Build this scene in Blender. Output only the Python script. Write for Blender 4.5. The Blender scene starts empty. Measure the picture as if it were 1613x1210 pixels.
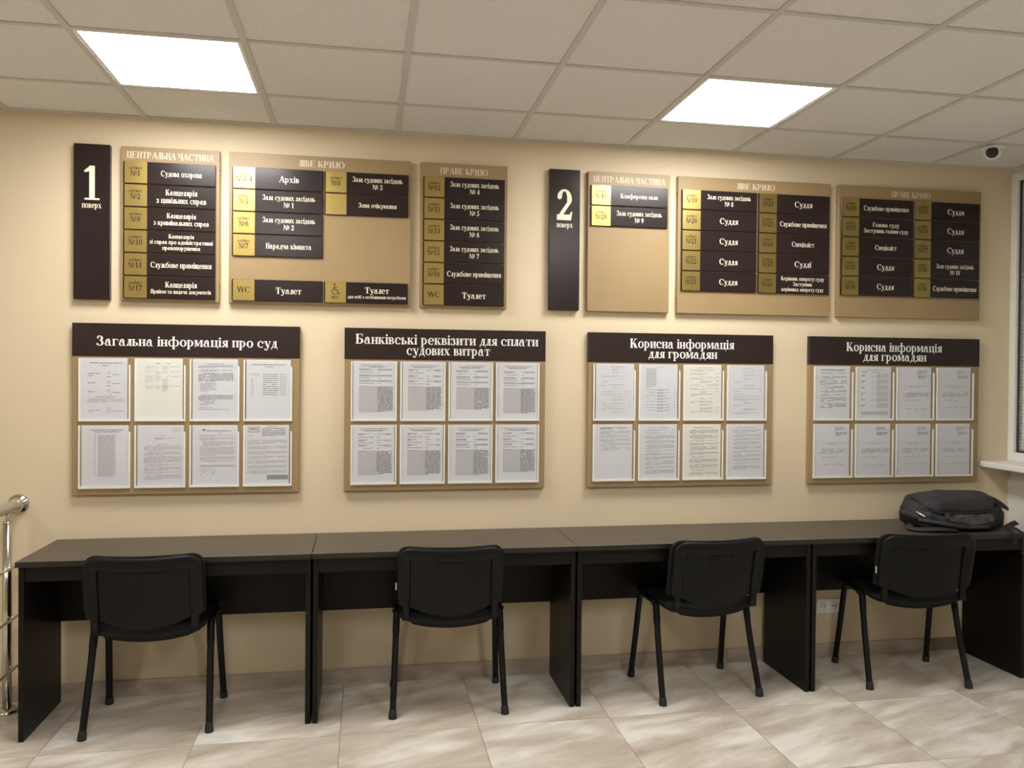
import bpy, bmesh, math, random
from mathutils import Vector, Matrix
random.seed(7)
scene = bpy.context.scene
C = scene.collection

# ---------------------------------------------------------------- camera (fitted on ceiling grid, floor tiles and wall foot)
CAM_F, CAM_D, CAM_Z, YAW, PITCH, ROLL = 1296.95, 4.2063, 1.5577, 0.1769, -0.0108, 0.0088
cd = bpy.data.cameras.new('camera'); cam = bpy.data.objects.new('camera', cd); C.objects.link(cam)
cd.sensor_fit = 'HORIZONTAL'; cd.sensor_width = 36.0; cd.lens = CAM_F / 1613 * 36.0; cd.clip_start = 0.05; cd.clip_end = 60
_f = Vector((math.sin(YAW) * math.cos(PITCH), math.cos(YAW) * math.cos(PITCH), math.sin(PITCH)))
_r = Vector((math.cos(YAW), -math.sin(YAW), 0)); _u = _r.cross(_f)
_R = _r * math.cos(ROLL) + _u * math.sin(ROLL); _U = _u * math.cos(ROLL) - _r * math.sin(ROLL)
m = Matrix((_R, _U, -_f)).transposed().to_4x4(); m.translation = Vector((0, -CAM_D, CAM_Z))
cam.matrix_world = m
scene.camera = cam

# ---------------------------------------------------------------- world: night outside; the room is lit by its ceiling panels
w = bpy.data.worlds.new('night'); scene.world = w; w.use_nodes = True
w.node_tree.nodes['Background'].inputs[0].default_value = (0.02, 0.024, 0.03, 1)
w.node_tree.nodes['Background'].inputs[1].default_value = 1.0
LAMP_STRENGTH = 34.0
LAMP_COLOR = (1.0, 0.975, 0.93, 1)
vs = scene.view_settings
vs.view_transform = 'Standard'; vs.look = 'None'; vs.gamma = 1.0; vs.use_curve_mapping = False; vs.exposure = 0.0

# ---------------------------------------------------------------- dimensions
X_L, X_R, Y_B, H = -4.05, 3.69, -6.95, 2.775          # room: left wall, right wall, wall behind the viewer, ceiling
GX, GY, G = -1.0472, -0.4444, 0.6                     # ceiling grid
FX, FS, FSY = -1.2979, 0.6015, 0.6076                 # floor tiles

# ---------------------------------------------------------------- materials
def mat(name, col, rough=0.5, metal=0.0, spec=0.5, **kw):
    mt = bpy.data.materials.new(name); mt.use_nodes = True
    nt = mt.node_tree; b = nt.nodes['Principled BSDF']
    b.inputs['Base Color'].default_value = (*col, 1); b.inputs['Roughness'].default_value = rough
    b.inputs['Metallic'].default_value = metal; b.inputs['Specular IOR Level'].default_value = spec
    return mt
def lnk(nt, a, b): nt.links.new(a, b)
def noise_mat(name, c0, c1, scale, rough=0.5, stretch=(1, 1, 1), rot=(0, 0, 0), detail=4, bump=0.0, bscale=None, spec=0.5, metal=0.0, lo=0.35, hi=0.65, per_object=False, distort=0.0):
    mt = mat(name, c0, rough, metal, spec); nt = mt.node_tree; b = nt.nodes['Principled BSDF']
    tc = nt.nodes.new('ShaderNodeTexCoord'); mp = nt.nodes.new('ShaderNodeMapping')
    mp.inputs['Scale'].default_value = stretch; mp.inputs['Rotation'].default_value = rot
    lnk(nt, tc.outputs['Object'], mp.inputs['Vector'])
    n = nt.nodes.new('ShaderNodeTexNoise'); n.inputs['Scale'].default_value = scale; n.inputs['Detail'].default_value = detail
    n.inputs['Distortion'].default_value = distort
    if per_object:
        n.noise_dimensions = '4D'; oi = nt.nodes.new('ShaderNodeObjectInfo'); mu = nt.nodes.new('ShaderNodeMath'); mu.operation = 'MULTIPLY'; mu.inputs[1].default_value = 40
        lnk(nt, oi.outputs['Random'], mu.inputs[0]); lnk(nt, mu.outputs[0], n.inputs['W'])
    lnk(nt, mp.outputs[0], n.inputs['Vector'])
    cr = nt.nodes.new('ShaderNodeValToRGB'); cr.color_ramp.elements[0].position = lo; cr.color_ramp.elements[1].position = hi
    cr.color_ramp.elements[0].color = (*c0, 1); cr.color_ramp.elements[1].color = (*c1, 1)
    lnk(nt, n.outputs['Fac'], cr.inputs[0]); lnk(nt, cr.outputs[0], b.inputs['Base Color'])
    if bump:
        n2 = nt.nodes.new('ShaderNodeTexNoise'); n2.inputs['Scale'].default_value = bscale or scale * 4; n2.inputs['Detail'].default_value = 3
        lnk(nt, tc.outputs['Object'], n2.inputs['Vector'])
        bp = nt.nodes.new('ShaderNodeBump'); bp.inputs['Strength'].default_value = bump; bp.inputs['Distance'].default_value = 0.002
        lnk(nt, n2.outputs['Fac'], bp.inputs['Height']); lnk(nt, bp.outputs[0], b.inputs['Normal'])
    return mt
M = {}
M['wall'] = noise_mat('beige_paint', (0.68, 0.575, 0.405), (0.72, 0.61, 0.43), 1.3, 0.62, bump=0.12, bscale=90, spec=0.25)
M['wall_white'] = noise_mat('white_plaster', (0.72, 0.70, 0.66), (0.76, 0.74, 0.70), 1.2, 0.7, bump=0.1, bscale=90, spec=0.2)
M['ceil_tile'] = noise_mat('mineral_fibre', (0.76, 0.745, 0.715), (0.82, 0.805, 0.775), 140, 0.9, bump=0.5, bscale=160, spec=0.1)
M['tbar'] = mat('tee_bar', (0.62, 0.60, 0.56), 0.5, spec=0.3)
M['slab'] = mat('ceiling_slab', (0.3, 0.3, 0.3), 0.9)
M['grout'] = mat('grout', (0.24, 0.19, 0.15), 0.9)
M['base'] = noise_mat('skirting_tile', (0.36, 0.30, 0.24), (0.52, 0.46, 0.39), 5, 0.3, stretch=(1, 3, 4), rot=(0, .2, 0), detail=6, per_object=True)
M['wenge'] = noise_mat('wenge_laminate', (0.0065, 0.0052, 0.0045), (0.0105, 0.0085, 0.007), 9, 0.38, stretch=(.6, 14, 14), detail=6, spec=0.2)
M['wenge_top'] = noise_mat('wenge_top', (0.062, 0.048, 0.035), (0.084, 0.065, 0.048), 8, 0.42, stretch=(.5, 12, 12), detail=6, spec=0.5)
M['edge'] = mat('black_edge_band', (0.012, 0.010, 0.009), 0.4)
M['tan'] = noise_mat('tan_board', (0.315, 0.220, 0.112), (0.335, 0.236, 0.120), 4, 0.42, spec=0.4)
M['brown'] = noise_mat('dark_brown_print', (0.020, 0.0105, 0.009), (0.024, 0.013, 0.011), 5, 0.36, spec=0.4)
M['plate'] = noise_mat('dark_brown_plate', (0.019, 0.011, 0.011), (0.021, 0.012, 0.012), 2, 0.24, spec=0.36)
M['gold'] = noise_mat('brushed_gold', (0.45, 0.34, 0.115), (0.49, 0.37, 0.13), 60, 0.36, stretch=(1, 1, 25), spec=0.6, metal=1.0)
M['cream'] = mat('cream_print', (0.82, 0.78, 0.62), 0.5)
M['head'] = mat('cream_heading', (0.74, 0.64, 0.47), 0.5)
M['white_ink'] = mat('white_print', (0.86, 0.85, 0.83), 0.45)
M['dark_ink'] = mat('dark_brown_ink', (0.045, 0.03, 0.02), 0.7, spec=0.1)
M['paper'] = noise_mat('paper', (0.655, 0.655, 0.715), (0.695, 0.695, 0.755), 3, 0.55, spec=0.35)
M['paper_warm'] = noise_mat('ivory_paper', (0.75, 0.745, 0.71), (0.79, 0.785, 0.745), 3, 0.55, spec=0.35)
M['ink'] = mat('grey_print', (0.29, 0.285, 0.30), 0.6)
M['ink_light'] = mat('pale_grey_print', (0.50, 0.495, 0.52), 0.6)
M['white_plastic'] = mat('white_plastic', (0.86, 0.85, 0.82), 0.35)
M['shell'] = noise_mat('black_plastic', (0.0042, 0.0046, 0.0052), (0.0062, 0.0066, 0.0072), 300, 0.40, bump=0.15, bscale=500, spec=0.2)
M['fabric'] = noise_mat('black_fabric', (0.010, 0.010, 0.011), (0.018, 0.018, 0.019), 400, 0.9, bump=0.4, bscale=600, spec=0.2)
M['black_metal'] = mat('black_powder_coat', (0.005, 0.005, 0.006), 0.42, spec=.25)
M['rubber'] = mat('black_rubber', (0.012, 0.012, 0.012), 0.7)
M['steel'] = noise_mat('satin_steel', (0.60, 0.56, 0.48), (0.66, 0.62, 0.54), 20, 0.30, stretch=(30, .5, 30), metal=1.0)
M['satin'] = noise_mat('satin_tube', (0.52, 0.47, 0.38), (0.56, 0.51, 0.42), 20, 0.45, metal=0.35)
M['chrome'] = mat('chrome', (0.60, 0.58, 0.54), 0.14, 1.0)
M['pvc'] = mat('white_pvc', (0.84, 0.83, 0.80), 0.3)
M['gasket'] = mat('dark_gasket', (0.03, 0.03, 0.045), 0.6)
M['blind'] = mat('grey_blind', (0.74, 0.77, 0.72), 0.6)
M['bag'] = noise_mat('charcoal_nylon', (0.026, 0.026, 0.029), (0.040, 0.040, 0.044), 7, 0.72, bump=0.35, bscale=260, spec=0.35)
M['bag_dark'] = noise_mat('black_nylon', (0.010, 0.010, 0.011), (0.016, 0.016, 0.017), 9, 0.65, bump=0.3, bscale=200, spec=0.35)
M['bag_mesh'] = noise_mat('shiny_mesh_pocket', (0.03, 0.03, 0.033), (0.07, 0.07, 0.075), 40, 0.35, spec=0.6)
M['lens'] = mat('smoked_lens', (0.02, 0.02, 0.025), 0.12)
# marble-look floor tile
def floor_mat():
    mt = mat('marble_floor_tile', (0.6, 0.55, 0.48), 0.22, 0, 0.5); nt = mt.node_tree; b = nt.nodes['Principled BSDF']
    tc = nt.nodes.new('ShaderNodeTexCoord'); oi = nt.nodes.new('ShaderNodeObjectInfo')
    def nz(scale, st, rot, det, mulw, dist):
        mr = nt.nodes.new('ShaderNodeMapping'); mr.inputs['Rotation'].default_value = (0, 0, rot)
        mp = nt.nodes.new('ShaderNodeMapping'); mp.inputs['Scale'].default_value = st
        n = nt.nodes.new('ShaderNodeTexNoise'); n.noise_dimensions = '4D'; n.inputs['Scale'].default_value = scale; n.inputs['Detail'].default_value = det; n.inputs['Distortion'].default_value = dist
        mu = nt.nodes.new('ShaderNodeMath'); mu.operation = 'MULTIPLY'; mu.inputs[1].default_value = mulw
        lnk(nt, oi.outputs['Random'], mu.inputs[0]); lnk(nt, mu.outputs[0], n.inputs['W'])
        lnk(nt, tc.outputs['Object'], mr.inputs['Vector']); lnk(nt, mr.outputs[0], mp.inputs['Vector']); lnk(nt, mp.outputs[0], n.inputs['Vector']); return n
    n1 = nz(1.7, (1, 3.6, 1), -.36, 6, 60, .35); n2 = nz(5, (1, 3.4, 1), -.40, 9, 91, .6)
    cr = nt.nodes.new('ShaderNodeValToRGB'); e = cr.color_ramp.elements
    e[0].position = .30; e[0].color = (.45, .385, .315, 1); e[1].position = .62; e[1].color = (.80, .77, .71, 1)
    k = cr.color_ramp.elements.new(.48); k.color = (.585, .52, .44, 1)
    lnk(nt, n1.outputs['Fac'], cr.inputs[0])
    c2 = nt.nodes.new('ShaderNodeValToRGB'); e = c2.color_ramp.elements
    e[0].position = .30; e[0].color = (.78, .74, .69, 1); e[1].position = .50; e[1].color = (1, 1, 1, 1)
    lnk(nt, n2.outputs['Fac'], c2.inputs[0])
    mx = nt.nodes.new('ShaderNodeMix'); mx.data_type = 'RGBA'; mx.blend_type = 'MULTIPLY'; mx.inputs[0].default_value = .6
    lnk(nt, cr.outputs[0], mx.inputs[6]); lnk(nt, c2.outputs[0], mx.inputs[7]); lnk(nt, mx.outputs[2], b.inputs['Base Color'])
    return mt
M['floor'] = floor_mat()
def glass_mat(name, refl, rough):
    mt = bpy.data.materials.new(name); mt.use_nodes = True; nt = mt.node_tree; nt.nodes.clear()
    o = nt.nodes.new('ShaderNodeOutputMaterial'); t = nt.nodes.new('ShaderNodeBsdfTransparent'); g = nt.nodes.new('ShaderNodeBsdfGlossy')
    g.inputs['Roughness'].default_value = rough; t.inputs[0].default_value = (.985, .99, .985, 1)
    lw = nt.nodes.new('ShaderNodeLayerWeight'); lw.inputs['Blend'].default_value = .5
    pw = nt.nodes.new('ShaderNodeMath'); pw.operation = 'POWER'; pw.inputs[1].default_value = 5.0; lnk(nt, lw.outputs['Facing'], pw.inputs[0])
    ma = nt.nodes.new('ShaderNodeMath'); ma.operation = 'MULTIPLY_ADD'; ma.inputs[1].default_value = .5; ma.inputs[2].default_value = refl; lnk(nt, pw.outputs[0], ma.inputs[0])
    mx = nt.nodes.new('ShaderNodeMixShader'); lnk(nt, ma.outputs[0], mx.inputs[0]); lnk(nt, t.outputs[0], mx.inputs[1]); lnk(nt, g.outputs[0], mx.inputs[2]); lnk(nt, mx.outputs[0], o.inputs[0])
    return mt
M['glass'] = glass_mat('window_glass', .035, .02)
M['clear'] = glass_mat('clear_plastic', .012, .12)
def emit_mat(name, col, s):
    mt = bpy.data.materials.new(name); mt.use_nodes = True; b = mt.node_tree.nodes['Principled BSDF']
    b.inputs['Base Color'].default_value = (.9, .9, .9, 1); b.inputs['Emission Color'].default_value = col; b.inputs['Emission Strength'].default_value = s
    return mt
M['lamp'] = emit_mat('lit_diffuser', LAMP_COLOR, LAMP_STRENGTH)

# ---------------------------------------------------------------- helpers
def tag(o, label=None, cat=None, group=None, kind=None):
    if label: o['label'] = label
    if cat: o['category'] = cat
    if group: o['group'] = group
    if kind: o['kind'] = kind
    return o
def empty(name, loc=(0, 0, 0), rz=0):
    o = bpy.data.objects.new(name, None); C.objects.link(o); o.location = loc; o.rotation_euler = (0, 0, rz); o.empty_display_size = .1
    return o
def link(name, me, parent=None, loc=(0, 0, 0)):
    o = bpy.data.objects.new(name, me); C.objects.link(o); o.location = loc
    if parent is not None: o.parent = parent
    return o
class MB:
    """collects shapes into one mesh"""
    def __init__(s): s.v = []; s.f = []; s.smooth = []
    def add(s, vs, fs, smooth=False):
        n = len(s.v); s.v += [tuple(p) for p in vs]; s.f += [tuple(i + n for i in q) for q in fs]; s.smooth += [smooth] * len(fs); return s
    def box(s, x0, y0, z0, x1, y1, z1):
        x0, x1 = sorted((x0, x1)); y0, y1 = sorted((y0, y1)); z0, z1 = sorted((z0, z1))
        return s.add([(x0, y0, z0), (x1, y0, z0), (x1, y1, z0), (x0, y1, z0), (x0, y0, z1), (x1, y0, z1), (x1, y1, z1), (x0, y1, z1)],
                     [(0, 3, 2, 1), (4, 5, 6, 7), (0, 1, 5, 4), (1, 2, 6, 5), (2, 3, 7, 6), (3, 0, 4, 7)])
    def bbox(s, x0, y0, z0, x1, y1, z1, r=.003, seg=2):
        x0, x1 = sorted((x0, x1)); y0, y1 = sorted((y0, y1)); z0, z1 = sorted((z0, z1))
        bm = bmesh.new(); bmesh.ops.create_cube(bm, size=1)
        for v in bm.verts: v.co = ((x0 + x1) / 2 + v.co.x * (x1 - x0), (y0 + y1) / 2 + v.co.y * (y1 - y0), (z0 + z1) / 2 + v.co.z * (z1 - z0))
        bmesh.ops.bevel(bm, geom=bm.edges[:], offset=r, segments=seg, affect='EDGES', profile=.5)
        bm.verts.index_update(); s.add([v.co[:] for v in bm.verts], [[v.index for v in f.verts] for f in bm.faces]); bm.free(); return s
    def cyl(s, p0, p1, r0, r1=None, n=20, cap=True):
        r1 = r0 if r1 is None else r1
        return s.sweep([p0, p1], [(r0, r0), (r1, r1)], n, cap)
    def lathe(s, c, axis, prof, n=24):
        """prof: (distance along axis, radius)"""
        ax = Vector(axis).normalized(); a = ax.orthogonal().normalized(); b = ax.cross(a); vs = []; fs = []
        for d, r in prof:
            for k in range(n):
                t = 2 * math.pi * k / n; vs.append(Vector(c) + ax * d + a * (r * math.cos(t)) + b * (r * math.sin(t)))
        for i in range(len(prof) - 1):
            for k in range(n): fs.append((i * n + k, i * n + (k + 1) % n, (i + 1) * n + (k + 1) % n, (i + 1) * n + k))
        fs.append(tuple(range(n))[::-1]); fs.append(tuple(range((len(prof) - 1) * n, len(prof) * n)))
        return s.add(vs, fs, True)
    def sweep(s, pts, rad, n=14, cap=True, normal=None, power=2.0):
        """tube along pts; rad: (half width, half depth) per point; the depth axis follows normal when given"""
        pts = [Vector(p) for p in pts]; m = len(pts); vs = []; fs = []; prev = None
        if not isinstance(rad, list): rad = [rad] * m
        for i, p in enumerate(pts):
            t = (pts[min(i + 1, m - 1)] - pts[max(i - 1, 0)]).normalized()
            if normal is not None: nn = Vector(normal); nn = (nn - t * nn.dot(t)).normalized()
            elif prev is None: nn = t.orthogonal().normalized()
            else: nn = (prev - t * prev.dot(t)).normalized()
            prev = nn; bb = t.cross(nn)
            for k in range(n):
                a = 2 * math.pi * k / n; ca, sa = math.cos(a), math.sin(a)
                ca = math.copysign(abs(ca) ** (2 / power), ca); sa = math.copysign(abs(sa) ** (2 / power), sa)
                vs.append(p + bb * (rad[i][0] * ca) + nn * (rad[i][1] * sa))
        for i in range(m - 1):
            for k in range(n): fs.append((i * n + k, i * n + (k + 1) % n, (i + 1) * n + (k + 1) % n, (i + 1) * n + k))
        if cap: fs.append(tuple(range(n))[::-1]); fs.append(tuple(range((m - 1) * n, m * n)))
        return s.add(vs, fs, True)
    def prism(s, poly, y0, y1):
        """poly of (x, z) extruded from y0 to y1"""
        n = len(poly); vs = [(a, y0, b) for a, b in poly] + [(a, y1, b) for a, b in poly]
        return s.add(vs, [tuple(range(n)), tuple(range(2 * n - 1, n - 1, -1))] + [(i, i + n, (i + 1) % n + n, (i + 1) % n) for i in range(n)])
    def grid(s, nu, nv, fn, smooth=True, flip=False):
        vs = [fn(i / nu, j / nv) for j in range(nv + 1) for i in range(nu + 1)]
        fs = [(j * (nu + 1) + i, j * (nu + 1) + i + 1, (j + 1) * (nu + 1) + i + 1, (j + 1) * (nu + 1) + i) for j in range(nv) for i in range(nu)]
        if flip: fs = [q[::-1] for q in fs]
        return s.add(vs, fs, smooth)
    def mesh(s, name, material):
        me = bpy.data.meshes.new(name); me.from_pydata(s.v, [], s.f)
        if isinstance(material, str): material = M[material]
        me.materials.append(material)
        me.polygons.foreach_set('use_smooth', s.smooth)
        me.update(); return me
    def build(s, name, material, parent=None, loc=(0, 0, 0)): return link(name, s.mesh(name, material), parent, loc)
def fix_normals(o):
    bm = bmesh.new(); bm.from_mesh(o.data); bmesh.ops.recalc_face_normals(bm, faces=bm.faces[:]); bm.to_mesh(o.data); bm.free(); return o
def autosmooth(o, ang=40):
    bm = bmesh.new(); bm.from_mesh(o.data)
    for f in bm.faces: f.smooth = True
    for e in bm.edges:
        if len(e.link_faces) == 2 and e.calc_face_angle(0) > math.radians(ang): e.smooth = False
    bm.to_mesh(o.data); bm.free(); return o
# ---------------------------------------------------------------- lettering: bold serif glyphs drawn as polygons
def _rect(x0, y0, x1, y1): return [[(x0, y0), (x1, y0), (x1, y1), (x0, y1)]]
def _diag(x0, y0, x1, y1, w): return [[(x0, y0), (x0 + w, y0), (x1 + w, y1), (x1, y1)]]
def _ring(cx, cy, rx, ry, tv, th, a0=0, a1=360, n=None):
    n = n or max(6, int(abs(a1 - a0) / 15)); out = []
    for k in range(n):
        q = []
        for a, inn in ((k, 0), (k + 1, 0), (k + 1, 1), (k, 1)):
            t = math.radians(a0 + (a1 - a0) * a / n)
            q.append((cx + (rx - tv * inn) * math.cos(t), cy + (ry - th * inn) * math.sin(t)))
        out.append(q)
    return out
def _ball(cx, cy, r): return [[(cx + r * math.cos(k * math.pi / 4), cy + r * math.sin(k * math.pi / 4)) for k in range(8)]]
def _serif(x0, x1, y, up, h=34, o=42):
    y1 = y + h if up else y - h; yb = y + h * 2.1 if up else y - h * 2.1
    return [[(x0 - o, y), (x1 + o, y), (x1 + o, y1), (x0 - o, y1)], [(x0 - o * .5, y1), (x1 + o * .5, y1), (x1, yb), (x0, yb)]]
def _stem(x, y0, y1, w, top=True, bot=True):
    o = _rect(x, y0, x + w, y1)
    if bot: o += _serif(x, x + w, y0, True)
    if top: o += _serif(x, x + w, y1, False)
    return o
def _bowl(x, y0, y1, rx, s, th=36):            # half ring opening left, from a stem's edge
    return _ring(x, (y0 + y1) / 2, rx, (y1 - y0) / 2, s, th, -90, 90)
_LOW = 'абвгдежзийіклмнопрстуфхцчшщьюя'
def _glyph(ch):
    low = ch in _LOW
    h = 470 if low else 680
    s = 118 if low else 146                     # thick stem
    t = 44                                      # hairline
    k = 1 if low else 1.32                      # width factor
    x = 45
    c = ch.lower()
    up = ch.upper()
    def two(gap): return x + s + gap
    if ch in '0123456789': return _digit(ch)
    if ch == ' ': return [], 240
    if ch == '-': return _rect(30, 190, 270, 265), 300
    if ch == 'W':
        P = _diag(250, 0, 40, 680, 140) + _diag(250, 0, 420, 680, 60) + _diag(640, 0, 430, 680, 140) + _diag(650, 0, 830, 680, 60)
        P += _rect(0, 646, 220, 680) + _rect(390, 646, 610, 680) + _rect(770, 646, 930, 680); return P, 940
    if ch == '№':
        P = _stem(50, 0, 680, 60) + _diag(450, 0, 50, 680, 130) + _stem(520, 0, 680, 60, True, False)
        P += _ring(790, 430, 150, 190, 85, 36) + _rect(640, 120, 940, 180); return P, 980
    if c in 'оc' or up in 'ОСC' or c == 'с':
        rx = 225 if low else 340
        if up in 'О': return _ring(rx + 20, h / 2, rx, h / 2 + 12, s, t), 2 * rx + 40
        P = _ring(rx + 20, h / 2, rx, h / 2 + 12, s, t, 42, 318)
        P += (_ball(2 * rx - 60, h * .74, 62) if low else _rect(2 * rx - 75, h * .66, 2 * rx - 38, h - 8)); return P, 2 * rx + 10
    if ch == 'а':
        return (_rect(270, 60, 380, 330) + _ring(245, 330, 135, 152, 110, t, 0, 165) + _ball(125, 350, 56) + _ring(185, 140, 165, 152, 105, t, 60, 300)
                + _rect(190, 262, 290, 296) + _ring(420, 70, 150, 82, 110, 45, 180, 290)), 500
    if ch == 'б':
        return _ring(250, 235, 230, 247, 112, t) + _ring(330, 300, 320, 330, 80, 75, 95, 180) + _ring(320, 720, 150, 95, 60, 60, 270, 350), 500
    if ch == 'е':
        return _ring(235, h / 2, 218, h / 2 + 12, s, t, 10, 318) + _rect(100, 230, 440, 272), 460
    if ch == 'і':
        return _stem(x, 0, h, s) + _ball(x + s / 2, 610, 68), s + 90
    if ch == 'р':
        return _stem(x, -200, h, s) + _bowl(x + s - 10, -10, h + 10, 280, s) , 490
    if ch == 'у':
        return _diag(235, 0, 45, h, 125) + _diag(215, -80, 400, h, 50) + _rect(5, h - 34, 225, h) + _rect(330, h - 34, 485, h) + _ring(150, -85, 120, 110, 75, 60, 200, 350) + _ball(80, -110, 56), 480
    if ch == 'ф':
        return _stem(330, -200, 690, s) + _ring(250, h / 2, 225, h / 2 + 10, s, t, 60, 300) + _ring(522, h / 2, 225, h / 2 + 10, s, t, -120, 120), 775
    if ch == 'х':
        return _diag(330, 0, 40, h, 135) + _diag(40, 0, 370, h, 48) + _rect(0, 0, 160, 34) + _rect(290, 0, 510, 34) + _rect(0, h - 34, 210, h) + _rect(310, h - 34, 470, h), 510
    if up == 'А':
        return [[(a - 25, b) for a, b in q] for q in _diag(500, 0, 285, h, 160) + _diag(60, 0, 320, h, 52) + _rect(170, 215, 520, 260) + _rect(0, 0, 200, 36) + _rect(430, 0, 720, 36)], 670
    if up == 'Р':
        return _stem(x, 0, h, s) + _bowl(x + s + 60, 290, h, 250, s) + _rect(x + s, h - t, x + s + 70, h) + _rect(x + s, 290, x + s + 70, 290 + t), 590
    if up == 'У':
        return _diag(330, 200, 60, h, 150) + _diag(260, 0, 560, h, 50), 640
    if up == 'Е':
        return _stem(x, 0, h, s) + _rect(x, 0, 560, t) + _rect(x, h - t, 540, h) + _rect(x, h / 2 - t / 2, 400, h / 2 + t / 2) + _rect(528, 0, 560, 190) + _rect(508, h - 180, 540, h) + _rect(370, h / 2 - 90, 402, h / 2 + 90), 600
    if up == 'І': return _stem(x, 0, h, s), s + 90
    if up == 'Х':
        return _diag(430, 0, 50, h, 160) + _diag(60, 0, 500, h, 50) + _rect(0, 0, 220, 34) + _rect(400, 0, 680, 34) + _rect(0, h - 34, 280, h) + _rect(420, h - 34, 640, h), 680
    # the forms that capitals and small letters share
    g = 150 * k
    if up == 'В':
        return (_stem(x, 0, h, s) + _bowl(x + s + 40 * k, h * .5, h, 165 * k, s * .9, t) + _bowl(x + s + 50 * k, 0, h * .54, 195 * k, s, t)
                + _rect(x + s, 0, x + s + 55 * k, t) + _rect(x + s, h - t, x + s + 45 * k, h) + _rect(x + s, h * .52 - t / 2, x + s + 50 * k, h * .52 + t / 2)), x + s + 270 * k
    if up == 'Б':
        return (_stem(x, 0, h, s) + _bowl(x + s + 50 * k, 0, h * .58, 200 * k, s, t) + _rect(x + s, 0, x + s + 55 * k, t) + _rect(x + s, h * .58 - t, x + s + 55 * k, h * .58)
                + _rect(x, h - t, x + s + 220 * k, h) + _rect(x + s + 190 * k, h - 170, x + s + 220 * k, h)), x + s + 280 * k
    if up == 'Ь':
        return _stem(x, 0, h, s) + _bowl(x + s + 40 * k, 0, h * .56, 190 * k, s, t) + _rect(x + s, 0, x + s + 45 * k, t) + _rect(x + s, h * .56 - t, x + s + 45 * k, h * .56), x + s + 255 * k
    if up == 'Г':
        e = x + s + 220 * k; return _stem(x, 0, h, s) + _rect(x, h - t, e, h) + _rect(e - 32, h - .34 * h, e, h), e + 20
    if up == 'Т':
        w = 430 * k; m = w / 2 + 20 - s / 2
        return _stem(m, 0, h, s, False) + _rect(20, h - t, 20 + w, h) + _rect(20, h * .66, 52, h) + _rect(w - 12, h * .66, 20 + w, h), w + 40
    if up in 'НПИЙШЩЦЧМ':
        b = two(g)
        if up == 'Н': return _stem(x, 0, h, s) + _stem(b, 0, h, s) + _rect(x, h / 2 - 22, b + s, h / 2 + 22), b + s + 45
        if up == 'П': return _stem(x, 0, h, s) + _stem(b, 0, h, s) + _rect(x, h - 42, b + s, h), b + s + 45
        if up in 'ИЙ':
            P = _stem(x, 0, h, s) + _stem(b, 0, h, s) + [[(x + s, h * .12), (x + s, h * .27), (b, h * .9), (b, h * .75)]]
            if up == 'Й': P += _ring((x + b + s) / 2, h + 165, 120, 105, 50, 50, 190, 350)
            return P, b + s + 45
        if up == 'Ц': return _stem(x, 0, h, s) + _stem(b, 0, h, s) + _rect(x, 0, b + s + 60, 42) + _rect(b + s + 25, -130, b + s + 65, 42), b + s + 80
        if up in 'ШЩ':
            g2 = 95 * k; b = x + s + g2; d = b + s + g2
            P = _stem(x, 0, h, s) + _stem(b, 0, h, s) + _stem(d, 0, h, s) + _rect(x, 0, d + s, 40)
            if up == 'Щ': return P + _rect(d + s, 0, d + s + 65, 40) + _rect(d + s + 27, -130, d + s + 65, 40), d + s + 80
            return P, d + s + 45
        if up == 'Ч': return _stem(b, 0, h, s) + _rect(x, h * .6, x + s, h) + _serif(x, x + s, h, False) + _ring(x + s + g * .55, h * .62, s + g * .55, h * .26, s, t, 180, 300), b + s + 45
        if up == 'М':
            b = x + 50 + 330 * k
            return _stem(x, 0, h, 46) + _stem(b, 0, h, s) + [[(x + 20, h), (x + 20 + s, h), (x + 80 + 150 * k, h * .08), (x + 20 + 110 * k, h * .08)]] + [[(x + 20 + 140 * k, h * .08), (x + 75 + 140 * k, h * .08), (b + 30, h), (b - 20, h)]], b + s + 45
    if up == 'Л':
        b = 55 + 150 * k
        return _stem(b, 0, h, s) + [[(b - 125 * k, 60), (b - 125 * k + 55, 40), (b - 40 * k + 45, h), (b - 40 * k, h)]] + _ball(b - 130 * k, 50, 55) + _rect(b - 90 * k, h - 40, b + s, h), b + s + 45
    if up == 'Д':
        b = 90 + 170 * k
        return (_rect(b, 0, b + s, h) + _serif(b, b + s, h, False) + [[(70, 0), (125, 0), (b - 50 * k + 40, h), (b - 50 * k, h)]] + _rect(b - 90 * k, h - 40, b + s, h)
                + _rect(20, 0, b + s + 70, 42) + _rect(20, -130, 58, 42) + _rect(b + s + 32, -130, b + s + 70, 42)), b + s + 85
    if up == 'К':
        b = x + s
        return _stem(x, 0, h, s) + _diag(b + 150 * k, 0, b + 20, h * .52, 140 * k) + _diag(b, h * .42, b + 170 * k, h, 50) + _rect(b + 110 * k, 0, b + 320 * k, 34) + _rect(b + 110 * k, h - 34, b + 280 * k, h), b + 325 * k
    if up == 'Ж':
        m = 60 + 240 * k; b = m + s
        P = _stem(m, 0, h, s) + _diag(b + 140 * k, 0, b + 5, h * .55, 125 * k) + _diag(b, h * .42, b + 150 * k, h, 46) + _rect(b + 100 * k, 0, b + 290 * k, 34) + _ball(b + 185 * k, h - 50, 50)
        P += [[(2 * m + s - u, v) for u, v in q][::-1] for q in P[5:]]
        return P, b + 300 * k
    if up == 'З':
        return (_ring(180 * k, h * .75, 165 * k, h * .25 + 10, s * .95, t, -90, 140) + _ring(180 * k, h * .27, 195 * k, h * .27 + 12, s, t, -145, 90) + _ball(90 * k, h * .8, 52 * k ** .5) + _ball(75 * k, h * .16, 56 * k ** .5)), 405 * k
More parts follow.
